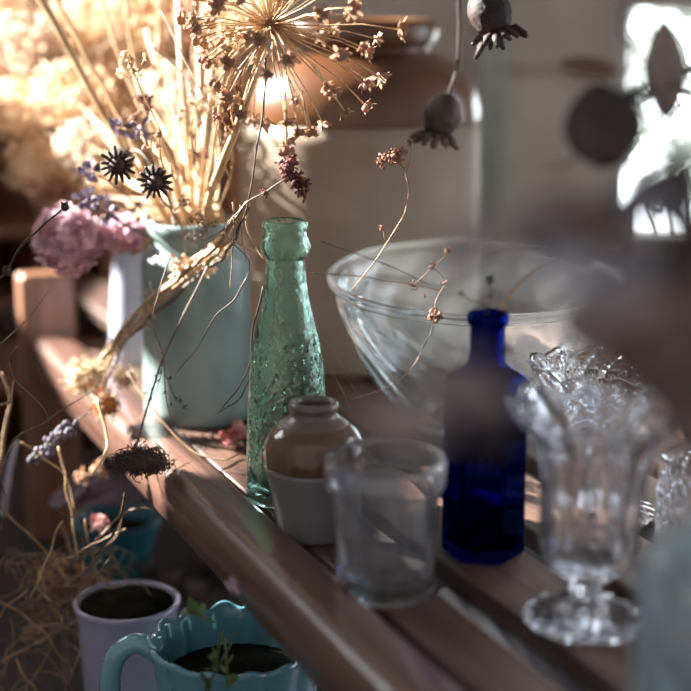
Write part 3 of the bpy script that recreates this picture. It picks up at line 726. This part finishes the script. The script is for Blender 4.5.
spray('dried_yarrow', [(183,202,1.42,7,22,.0015),(197,218,1.42,9,34,.0015),(203,230,1.42,6,16,.0015),(192,236,1.42,6,14,.0014),(212,225,1.42,5,12,.0014)], [([(197,220,1.42),(203,240,1.45),(205,262,1.5)],.0006),([(183,203,1.42),(190,225,1.44),(200,250,1.48)],.0006)], 'grey_stem','grey_stem','lacy grey seed spray just above the pot mouth')
spray('dried_yarrow', [(205,262,1.45,14,40,.003),(180,265,1.45,12,30,.003),(222,250,1.45,10,26,.003)], [([(200,262,1.45),(215,255,1.45),(240,240,1.42)],.0009)], 'straw','stalk','wispy straw-coloured floret tuft hanging over the pot rim')

# ------------------------------------------------------------------ bundle of stalks running down to the rail
bun = empty('stalk_bundle', at(240,208,1.36), 'twisted bundle of straw stalks sloping from the pot down to the rail', 'stalks')
for k, (dx, dy, dY, r, m) in enumerate([(0,0,0,.0022,'stalk'),(5,4,.01,.0018,'stalk'),(-4,5,.0,.0016,'tan_stem'),(9,9,.015,.0012,'grey_stem'),(2,-5,.02,.0014,'stalk')]):
    p = [(246+dx*.3,203+dy*.3,1.33),(222+dx,238+dy,1.37+dY),(196+dx,262+dy,1.42+dY),(155+dx,296+dy,1.46+dY),(120+dx*.6,335+dy*.8,1.48+dY),(92+dx*1.4,378+dy,1.50+dY)]
    b = MB(); b.tube(ppath(p,None,8,.003), [r,r*1.7], 7); rel(b, bun.location).build('stalk', m, bun)
b = MB()
for i in range(70):
    u = random.random(); p = at(155,296,1.46).lerp(at(92,378,1.50), u)+rdir()*.006
    b.tube(smooth_path([p, p+rdir()*.008, p+rdir()*.014]), .0004, 4)
rel(b, bun.location).build('frayed_fibres', 'wool', bun)
# woolly globe & orange husk at the bundle's foot
def fuzz_head(px, py, Y, rp, m, label, m2, nf=160):
    c = at(px,py,Y); R = rp*mpp(Y,c.z); e = empty('dried_seed_globe', c, label, 'seed head')
    b = MB(); b.ball((0,0,0), R*.85, 1, 1, .9, n=18, m=12); b.build('globe', m, e)
    f = MB()
    for i in range(nf):
        d = rdir(); f.tube(smooth_path([d*R*.8, d*R*1.02+rdir()*R*.12, d*R*1.12+rdir()*R*.35],3), .00045, 4)
    f.build('bristles', m2, e)
    f = MB()
    for i in range(26):
        d = rdir(); f.petal(d*R*.75, d+rdir()*.4, rdir(), R*.45, R*.2, .3)
    f.build('husks', m, e)
    return e
fuzz_head(84,377,1.50,17,'wool','woolly pale seed globe at the lower end of the stalk bundle','wool')
fuzz_head(105,404,1.47,15,'orange','orange-brown papery seed globe resting over the rail','tan_stem',60)
fuzz_head(125,378,1.50,10,'tan_stem','bristly tan seed globe between the stalk bundle and the pot','wool',120)
# dark mossy tuft on the rail
c = at(140,461,1.33); e = empty('dried_moss_tuft', c, 'dark brown matted dry tuft lying on the edge of the rail', 'dried plant')
b = MB()
for i in range(460):
    d = rdir(); p = Vector((d.x*.027,d.y*.012,d.z*.010))*random.uniform(.2,1)
    b.tube(smooth_path([p, p+rdir()*.006, p+rdir()*.009, p+rdir()*.011],3), .00055, 4)
b.ball((0,0,0), .0085, 2.7, 1.1, 1.0, n=12, m=8)
M['moss'] = mat('brown_matted_fibre', (.44,.36,.33), (.28,.22,.20), rough=.8, scale=60)
b.build('matted_fibres', 'moss', e)
b = MB(); b.tube(ppath([(134,455,1.33),(139,437,1.33),(163,359,1.38),(205,272,1.40),(229,218,1.42)],None,8,.001), [.0011,.0009]); rel(b, c).build('stem','grey_stem',e)
b = MB(); b.tube(ppath([(124,466,1.33),(125,495,1.32),(117,528,1.31),(95,555,1.31)],None,8,.001), .0009); rel(b, c).build('rootlet','dark_stem',e)
# lavender spike
c = at(52,440,1.42); e = empty('lavender_spike', c, 'grey lavender spike hanging left of the rail', 'dried flower')
b = MB()
for i in range(60):
    u = i/59; p = at(74,424,1.42).lerp(at(32,462,1.42), u)-c; w = .0065*sin(pi*(.15+.8*u))+.002
    d = rdir(); b.ball(p+d*w, .0026, 1,1,1.3, n=6, m=4)
b.build('flower_spike','lav',e)
b = MB(); b.tube(ppath([(32,462,1.42),(74,424,1.42),(95,405,1.45),(115,380,1.48)],None,7), .0009); rel(b, c).build('stem','grey_stem',e)

# ------------------------------------------------------------------ single fine stems in focus
S = [
 ([(266,58,1.34),(263,110,1.33),(256,160,1.32),(248,203,1.32),(236,235,1.36)],.0011,'dark_stem','thin dark stem dropping beside the thick allium stem'),
 ([(170,258,1.37),(160,290,1.37),(152,320,1.37),(163,355,1.37),(165,395,1.37),(172,424,1.38)],.0008,'grey_stem','fine wavy stem hanging in front of the left side of the pot'),
 ([(247,278,1.31),(234,300,1.31),(215,316,1.31),(203,340,1.31),(193,352,1.32),(178,372,1.33)],.0008,'grey_stem','fine twig zigzagging across the front of the pot'),
 ([(249,380,1.33),(240,398,1.33),(225,408,1.34),(216,414,1.36)],.0007,'dark_stem','thin dark curl at the foot of the pot by the green bottle'),
 ([(264,286,1.30),(253,330,1.30),(250,365,1.30),(240,385,1.31),(219,412,1.33)],.0009,'dark_stem','dark bowed stem between the pot and the green bottle'),
 ([(127,372,1.45),(160,418,1.40),(192,450,1.375),(222,460,1.36),(243,452,1.35)],.0013,'tan_stem','tan stem looping along the rail to the green bottle foot'),
 ([(96,400,1.40),(107,435,1.38),(104,455,1.36),(92,475,1.34)],.0016,'stalk','curled straw stalk hanging below the orange seed globe'),
 ([(0,345,1.30),(28,318,1.30),(48,292,1.30)],.0007,'tan_stem','straight pale straw crossing the bench post'),
 ([(17,347,1.30),(9,360,1.30),(14,378,1.30),(32,395,1.30),(46,412,1.30),(48,430,1.30)],.0008,'grey_stem','hooked grey stem in front of the bench post'),
 ([(0,470,1.35),(15,440,1.35),(40,425,1.35),(75,402,1.37),(95,390,1.4)],.0009,'grey_stem','grey stem running from the left edge up to the seed globes'),
 ([(322,241,1.26),(360,255,1.26),(400,270,1.26),(428,284,1.26)],.0006,'grey_stem','upper thin straw lying across the glass bowl'),
 ([(311,273,1.27),(340,275,1.27),(362,277,1.27),(410,284,1.27),(440,292,1.27)],.0007,'tan_stem','lower thin straw running level from the green bottle to the bowl'),
 ([(317,328,1.22),(306,347,1.22),(297,368,1.22),(288,388,1.22)],.0005,'dark_stem','left arm of the forked hair-thin stem before the green bottle'),
 ([(317,328,1.22),(333,352,1.22),(349,380,1.22),(362,400,1.22)],.0005,'tan_stem','right arm of the forked hair-thin stem beside the green bottle'),
 ([(331,368,1.21),(343,392,1.21),(350,414,1.20),(357,425,1.19)],.0006,'grey_stem','short thin stem bending over the small stoneware jar'),
 ([(232,203,1.34),(234,235,1.34),(232,262,1.34),(231,288,1.34)],.0008,'tan_stem','short upright stem dropping from the top of the stalk bundle'),
 ([(246,203,1.33),(247,225,1.33),(254,245,1.33),(266,262,1.32)],.0010,'tan_stem','stem slanting from the bundle top to the green bottle neck'),
 ([(222,232,1.34),(243,246,1.34),(264,256,1.33)],.0011,'stalk','pale stem crossing level just left of the green bottle neck'),
 ([(240,205,1.35),(243,240,1.35),(246,262,1.35)],.0006,'tan_stem','hair-thin upright stem at the bundle top'),
 ([(245,204,1.33),(225,232,1.33),(250,262,1.33),(240,290,1.32)],.0006,'grey_stem','kinked thin stem left of the green bottle'),
 ([(160,10,1.5),(185,60,1.45),(210,110,1.42),(226,170,1.42),(236,205,1.42)],.0007,'tan_stem','thin pale stem arching down from the top of the bouquet'),
 ([(152,45,1.5),(180,72,1.48),(196,100,1.46),(196,160,1.48),(200,210,1.5)],.0008,'dark_stem','dark thin stem arching in the middle of the bouquet'),
 ([(610,343,1.18),(590,348,1.19),(572,358,1.2),(566,380,1.21),(590,420,1.235)],.0008,'dark_stem','short dark twig above the compote rim'),
]
for pp, r, m, lb in S: stem_thing('dried_stalk', pp, r, m, lb)
def bud(px,py,Y,rp,m,label):
    c = at(px,py,Y); e = empty('budded_stalk', c, label, 'stalk'); R = rp*mpp(Y,c.z)
    for (bx,by,k) in ((px,py,1),(7,271,1.15)):
        d0 = at(bx,by,Y)-c
        b = MB(); b.ball(d0, R*k, 1,1,1.1, n=12, m=8); o = b.build('bud', m, e)
        b = MB()
        for q in range(5):
            a = q*1.256; b.petal(d0, (cos(a),sin(a),.6), (0,0,1), R*1.6, R*.8)
        b.build('sepals', m, o)
    b = MB(); b.tube(ppath([(-8,285,Y),(7,271,Y),(20,248,Y),(42,226,Y),(62,210,Y)],None,8,.001), .001, 6); rel(b, c).build('stem','dark_stem',e)
bud(65,207,1.33,4.2,'dark_seed','two-budded dark curving stalk reaching the pink hydrangea from the left edge')
# seed dust & petals by the pot foot
names = 'small dark fallen seed on the slat between the pot and green bottle'
seed0 = None
for i in range(26):
    px, py = random.gauss(208,22), random.gauss(432,12)
    if py < 424: py = 424+random.random()*8
    c = ground(px, py, 0)
    if c.x*cos(TH)+c.y*sin(TH) < .452 or .50 < c.x*cos(TH)+c.y*sin(TH) < .538: continue
    if seed0 is None:
        b = MB(); b.ball((0,0,.0008), .0017, 1.3,.8,.55, n=7, m=5); seed0 = b.build('fallen_seed','dark_seed'); o = seed0
    else: o = seed0.copy(); col.objects.link(o)
    o.location = c; o.rotation_euler = (0,0,random.uniform(0,3)); tag(o, names, 'seed', 'fallen seeds by the pot')
sp0 = [(152,388),(158,381),(165,392),(150,400),(170,378),(175,398),(160,372),(185,407),(170,405),(155,376),(180,400),(146,393)]
spray('seed_spray', [(x,y,1.36,2.2,4,.0012) for x,y in sp0], [([(163,360,1.37),(158,385,1.36),(150,400,1.36)],.0004),([(164,372,1.37),(175,398,1.36),(185,407,1.36)],.0004)], 'dark_seed','dark_stem','fine spray of tiny dark seeds against the lower left of the pot')
c = ground(235,448,0); e = empty('dried_rosebud', c, 'crumpled pink-red dried rosebud on the slat left of the green bottle', 'dried flower')
b = MB(); cc = Vector((0,0,.013))
for i in range(34):
    d = rdir(); p = cc+d*.004; b.petal(p, d+Vector((0,0,.4)), d.orthogonal(), random.uniform(.008,.014), .010, .5)
b.build('petals','rose',e)
b = MB(); b.ball((0,0,.006), .005, n=10, m=7); b.build('calyx','tan_stem',e)

# ------------------------------------------------------------------ lower left tangle
tw = [
 ([(0,508),(30,535),(62,572),(72,590)],.0011),([(62,520),(50,548),(42,575),(30,600)],.0010),([(60,445),(66,480),(72,525),(78,560)],.0012),
 ([(20,442),(45,458),(68,478),(74,510)],.0009),([(0,600),(20,612),(45,635),(66,662)],.0016),([(0,662),(25,648),(55,632),(95,610)],.0010),
 ([(14,691),(28,655),(38,620),(30,590)],.0012),([(88,612),(105,630),(120,650),(140,668)],.0009),([(78,655),(95,643),(118,625),(140,612)],.0010),
 ([(42,575),(45,595),(58,612),(64,625)],.0006),([(95,555),(108,545),(120,525),(126,495)],.0009),([(64,560),(84,548),(112,535),(126,528)],.0007),
 ([(30,570),(18,590),(0,600)],.0006),([(70,600),(62,630),(66,660),(72,691)],.0012),([(82,560),(80,600),(84,640),(70,680)],.0008),
 ([(0,470),(6,500),(2,530)],.0008),([(5,560),(30,552),(60,560)],.0009),([(40,570),(38,588),(50,600),(62,606)],.0005),
 ([(100,575),(112,590),(122,598)],.0008),([(15,620),(32,600),(55,590),(80,585)],.0010),([(44,560),(70,580),(100,560)],.0008),([(110,560),(90,590),(50,610),(20,630)],.0008)]
random.seed(5)
for i in range(34):
    x, y = random.uniform(-5,110), random.uniform(500,690); a = random.uniform(-1.3,1.3)+(pi/2 if random.random() < .45 else 0); l = random.uniform(22,75)
    pp = [(x,y),(x+l*.35*cos(a)+random.uniform(-4,4),y+l*.35*sin(a)),(x+l*.7*cos(a)+random.uniform(-7,7),y+l*.7*sin(a)+random.uniform(-5,5)),(x+l*cos(a+.3),y+l*sin(a+.3))]
    tw.append((pp, random.uniform(.0005,.0011)))
for i, (pp, r) in enumerate(tw):
    Y = 1.36+.06*random.random()
    stem_thing('dried_twig', [(x,y,Y) for x,y in pp], [r,r*.7], random.choice(['grey_stem','tan_stem','tan_stem','stalk']), 'thin bare brown twig in the tangle at the lower left', 'twig', None, 'bare twigs tangled at the lower left', .003)
e = empty('dried_bush', at(70,691,1.5)*1.0, 'dead bush with a knotty crown and pale upright stem at the lower left', 'dried plant')
e.location.z = LZ
b = MB()
for (pp, r) in [([(66,691),(64,640),(66,600),(72,560),(62,528)],.0035),([(70,600),(88,570),(100,552)],.0018),([(66,610),(45,585),(32,572)],.0018),([(67,620),(50,632),(22,645)],.0022),([(68,590),(70,560),(84,540)],.0014)]:
    b.tube(ppath([(x,y,1.46) for x,y in pp],None,6,.004), [r,r*.6])
b.tube(smooth_path([at(66,691,1.46), Vector((at(66,691,1.46).x,1.47,LZ))]), .0035)
rel(b, e.location).build('stem','grey_stem',e)
b = MB()
for (px,py,R,n) in [(60,572,.022,90),(85,585,.022,90),(100,590,.016,50),(70,605,.016,50),(35,635,.012,30),(48,585,.014,40)]:
    c = at(px,py,1.46); q = bits(c,(R,R,R*.8),n,.0052,'petal'); b.add(q.v,q.f); q = bits(c,(R,R,R*.8),n//3,.003,'ball'); b.add(q.v,q.f)
tag(rel(b, e.location).build('seed_husks','straw3',e), kind='stuff')
b = MB()
for i in range(90):
    p = at(random.uniform(25,115), random.uniform(555,625), 1.46); b.tube(smooth_path([p, p+rdir()*.012, p+rdir()*.022, p+rdir()*.03],3), .0005, 4)
tag(rel(b, e.location).build('twiglets','tan_stem',e), kind='stuff')
# pale stems at the far left edge
for pp, r, lb in [([(0,405,1.35),(10,400,1.35),(14,380,1.35)],.0016,'pale grey forked stem at the left edge beside the post'),([(0,475,1.45),(4,430,1.45),(10,400,1.45),(2,372,1.45)],.0022,'pale thick stem at the left edge'),([(2,515,1.6),(8,480,1.6),(16,440,1.6)],.0045,'pale blurred stalk at the left edge below the forked stem')]:
    stem_thing('pale_stalk', pp, r, 'tan_stem' if r < .004 else 'leaf_blue', lb)
# lilac dry leaf sheet over teal pot, with small flower bits
def big_leaf(mb, c, d, nrm, L, W, bend=.2, seg=8, ruffle=0.0):
    c = Vector(c); d = Vector(d).normalized(); sd = d.cross(Vector(nrm)).normalized(); n_ = sd.cross(d)
    vs = []; fs = []; cols_ = 7
    for i in range(seg+1):
        u = i/seg; w = W*.5*(sin(pi*min(1,u*.93+.05))**.75)
        for k in range(cols_):
            v = -1+2*k/(cols_-1)
            vs.append(c+d*L*u+sd*w*v+n_*(bend*L*(u-u*u)*1.2+abs(v)*W*.12+ruffle*W*sin(u*9+v*4)))
    for i in range(seg):
        for k in range(cols_-1): a = i*cols_+k; fs.append((a,a+1,a+cols_+1,a+cols_))
    mb.add(vs, fs)
M['mauve'] = mat('mauve_dry_leaf', (.50,.42,.47), (.38,.31,.35), rough=.6, scale=25, trans=.15)
for (x0,y0,x1,y1,W,lb) in [(152,492,66,500,.05,'large curled mauve dry leaf draped over the teal flowerpot'),(50,505,90,488,.03,'smaller mauve dry leaf at the left rim of the teal flowerpot')]:
    a, c_ = at(x0,y0,1.62), at(x1,y1,1.62); e = empty('curled_dry_leaf', a, lb, 'leaf')
    b = MB(); big_leaf(b, a, c_-a, (0,-.5,.86), (c_-a).length, W, .15, 10, .06); rel(b, a).build('blade','mauve',e, solid=.0006)
spray('dried_rosebud', [(100,523,1.45,8,24,.004)], [([(100,528,1.45),(96,545,1.45),(80,562,1.45)],.0008)], 'rose','grey_stem','pink and yellow dried bud in front of the teal flowerpot')
spray('dried_rosebud', [(98,470,1.5,8,20,.004),(82,476,1.5,6,12,.004)], [([(95,470,1.5),(105,455,1.5),(106,430,1.5)],.0008)], 'straw3','tan_stem','tan dried bud hanging below the rail end')
spray('dried_rosebud', [(233,585,1.12,5,14,.0035)], [([(233,585,1.12),(228,580,1.12)],.0006)], 'pink','grey_stem','tiny pink dried bud caught on the outer face of the rail')
for i in range(9):   # dry curled litter behind the planter
    px, py = 140+i*15, 575+random.uniform(-14,16); c_ = ground(px, py, LZ)
    e = empty('curled_dry_leaf', c_, 'brown curled dry leaf in the litter behind the lilac cup', 'leaf', 'leaf litter on the lower shelf')
    b = MB(); big_leaf(b, (0,0,.004), rdir()*Vector((1,1,.2)), (0,0,1), .05, .028, .5, 8, .15); b.build('blade','leaf_brown',e, solid=.0005)

# ------------------------------------------------------------------ blurred foreground leaf branches
def leaf_branch(name, label, stem_px, leaves, r=.0015, foot=None, extra=(), dY=0.0):
    e = empty(name, at(*stem_px[0]), label, 'branch')
    pts = ([Vector(p) for p in foot] if foot else [])+[at(x,y,Y+dY) for x,y,Y in stem_px]
    b = MB(); b.tube(wob(smooth_path(pts,8),.001), [r*1.5, r*.6], 7); rel(b, e.location).build('twig','dark_stem',e)
    for ex in extra:
        b = MB(); b.tube(ppath(ex,None,7,.001), [r*.7, r*.4], 6); rel(b, e.location).build('twig','dark_stem',e)
    for (px,py,Y,Lp,Wp,ang,m) in leaves:
        Y += dY
        c_ = at(px,py,Y); k = mpp(Y,c_.z); L_ = Lp*k; W_ = Wp*k; a = radians(ang)
        d = Vector((cos(a), random.uniform(-.25,.25), sin(a)))
        b = MB(); big_leaf(b, c_-d.normalized()*L_*.5, d, (random.uniform(-.3,.3),-1,random.uniform(-.2,.4)), L_, W_, .15, 8, .03)
        rel(b, e.location).build('leaf', m, e, solid=.0006)
    return e
G = 'leaf_grey'; B_ = 'leaf_brown'; U = 'leaf_blue'; D_ = 'leaf_dark'
F1 = [(.52,.86,.002),(.50,.87,.15),(.42,.90,.30)]
leaf_branch('leafy_branch', 'dark leaf hanging on a thin twig before the bright window', [(700,92,.95),(668,118,.95),(636,140,.94),(600,128,.94)],
   [(600,126,.93,84,80,100,D_),(588,68,.95,60,20,-8,'leaf_rust'),(634,96,.94,44,16,12,D_)], foot=F1,
   extra=[[(600,128,.94),(572,160,.94),(546,168,.94)],[(668,118,.95),(640,60,1.0),(620,30,1.0),(626,0,1.0)]])
F2 = [(.50,.95,.002),(.47,.96,.15),(.40,.98,.30)]
leaf_branch('leafy_branch', 'upright oblong grey leaf before the bright window at the right edge', [(700,98,1.02),(684,112,1.02),(668,108,1.02)], [(664,70,1.02,96,42,93,'leaf_pale'),(690,70,1.02,30,12,10,D_)], foot=F2)
F3 = [(.36,.56,.002),(.34,.55,.12),(.24,.53,.25)]
leaf_branch('leafy_branch', 'out of focus grey-brown branch filling the right side above the crystal glasses', [(720,300,.45),(640,310,.45),(570,290,.46),(500,270,.47)],
   [(655,305,.45,150,80,20,G),(604,288,.47,110,40,35,U),(560,238,.50,100,50,-10,D_),(636,200,.50,90,44,60,D_),(678,190,.46,90,60,80,D_),(655,372,.44,140,64,-35,B_),(690,330,.42,130,90,80,B_),
    (548,215,.50,100,44,15,G),(600,236,.40,120,56,-15,B_),(500,228,.38,110,34,10,G),(610,310,.40,120,40,10,G),(560,275,.36,90,20,25,U),(640,215,.42,80,26,35,U),(575,262,.47,70,34,-25,U),(612,346,.46,120,40,-20,G),(590,215,.52,80,24,30,B_),(640,262,.48,70,34,-20,U),(690,250,.44,90,60,70,D_),(680,420,.46,90,50,-60,B_)], .001, foot=F3, dY=.12)
leaf_branch('leafy_branch', 'out of focus twig with grey leaves drooping over the cobalt bottle', [(700,330,.46),(600,340,.46),(520,345,.46),(485,380,.46),(470,450,.46)],
   [(500,410,.45,110,40,70,D_),(430,396,.44,110,26,20,G),(465,250,.48,80,40,40,G),(400,425,.42,110,34,-10,G),(445,375,.40,90,24,35,G),(470,395,.44,80,36,0,G)], .0008, foot=[(.38,.54,.002),(.36,.53,.12),(.24,.51,.22)], dY=.08)

# ------------------------------------------------------------------ light
w = bpy.data.worlds.new('World'); scene.world = w; w.use_nodes = True
nt = w.node_tree; N = nt.nodes; L = nt.links; N.clear()
out = N.new('ShaderNodeOutputWorld'); bg = N.new('ShaderNodeBackground')
tc = N.new('ShaderNodeTexCoord'); cr = N.new('ShaderNodeValToRGB'); mr = N.new('ShaderNodeMapRange'); mr.inputs[1].default_value = -1; mr.inputs[2].default_value = 1
ds_ = []
for v in ((.48,.87,.12), (-.72,.55,.42)):
    dt = N.new('ShaderNodeVectorMath'); dt.operation = 'DOT_PRODUCT'; dt.inputs[1].default_value = Vector(v).normalized()
    L.new(tc.outputs['Generated'], dt.inputs[0]); ds_.append(dt)
mxm = N.new('ShaderNodeMath'); mxm.operation = 'MAXIMUM'
L.new(ds_[0].outputs['Value'], mxm.inputs[0]); L.new(ds_[1].outputs['Value'], mxm.inputs[1])
L.new(mxm.outputs[0], mr.inputs[0]); L.new(mr.outputs[0], cr.inputs[0])
els = cr.color_ramp.elements; els[0].position = .2; els[0].color = (.052,.050,.050,1); els[1].position = 1; els[1].color = (.90,.95,1.0,1)
e1 = els.new(.66); e1.color = (.062,.060,.062,1); e2 = els.new(.9); e2.color = (.42,.45,.50,1)
L.new(cr.outputs[0], bg.inputs[0]); 
dg = N.new('ShaderNodeVectorMath'); dg.operation = 'DOT_PRODUCT'; dg.inputs[1].default_value = Vector((.30,.95,.06)).normalized()
L.new(tc.outputs['Generated'], dg.inputs[0])
mg = N.new('ShaderNodeMapRange'); mg.inputs[1].default_value = .965; mg.inputs[2].default_value = .995; mg.inputs[3].default_value = 9.0; mg.inputs[4].default_value = 30.0
L.new(dg.outputs['Value'], mg.inputs[0]); L.new(mg.outputs[0], bg.inputs[1]); L.new(bg.outputs[0], out.inputs[0])
sd = bpy.data.lights.new('sun', 'SUN'); sd.energy = 46; sd.angle = radians(.7); sd.color = (1.0,.95,.87)
so = bpy.data.objects.new('sun', sd); col.objects.link(so)
az = radians(24); el = radians(30)
dirv = Vector((cos(az)*cos(el), -sin(az)*cos(el), -sin(el)))
so.rotation_mode = 'QUATERNION'; so.rotation_quaternion = dirv.to_track_quat('-Z','Y'); so.location = (-3,4,3)

# ------------------------------------------------------------------ camera
cam = bpy.data.cameras.new('camera'); co = bpy.data.objects.new('camera', cam); col.objects.link(co); scene.camera = co
co.location = (0,0,CH); co.rotation_euler = (pi/2-PITCH, 0, 0)
cam.sensor_fit = 'HORIZONTAL'; cam.sensor_width = 36; cam.lens = 36*FOC/691; cam.clip_start = .02
cam.dof.use_dof = True; cam.dof.focus_distance = 1.34; cam.dof.aperture_fstop = 2.4; cam.dof.aperture_blades = 0
scene.view_settings.view_transform = 'Standard'; scene.view_settings.look = 'None'; scene.view_settings.exposure = 0; scene.view_settings.gamma = 1
scene.cycles.max_bounces = 16; scene.cycles.transmission_bounces = 14; scene.cycles.glossy_bounces = 6; scene.cycles.use_denoising = True
scene.cycles.sample_clamp_indirect = 15
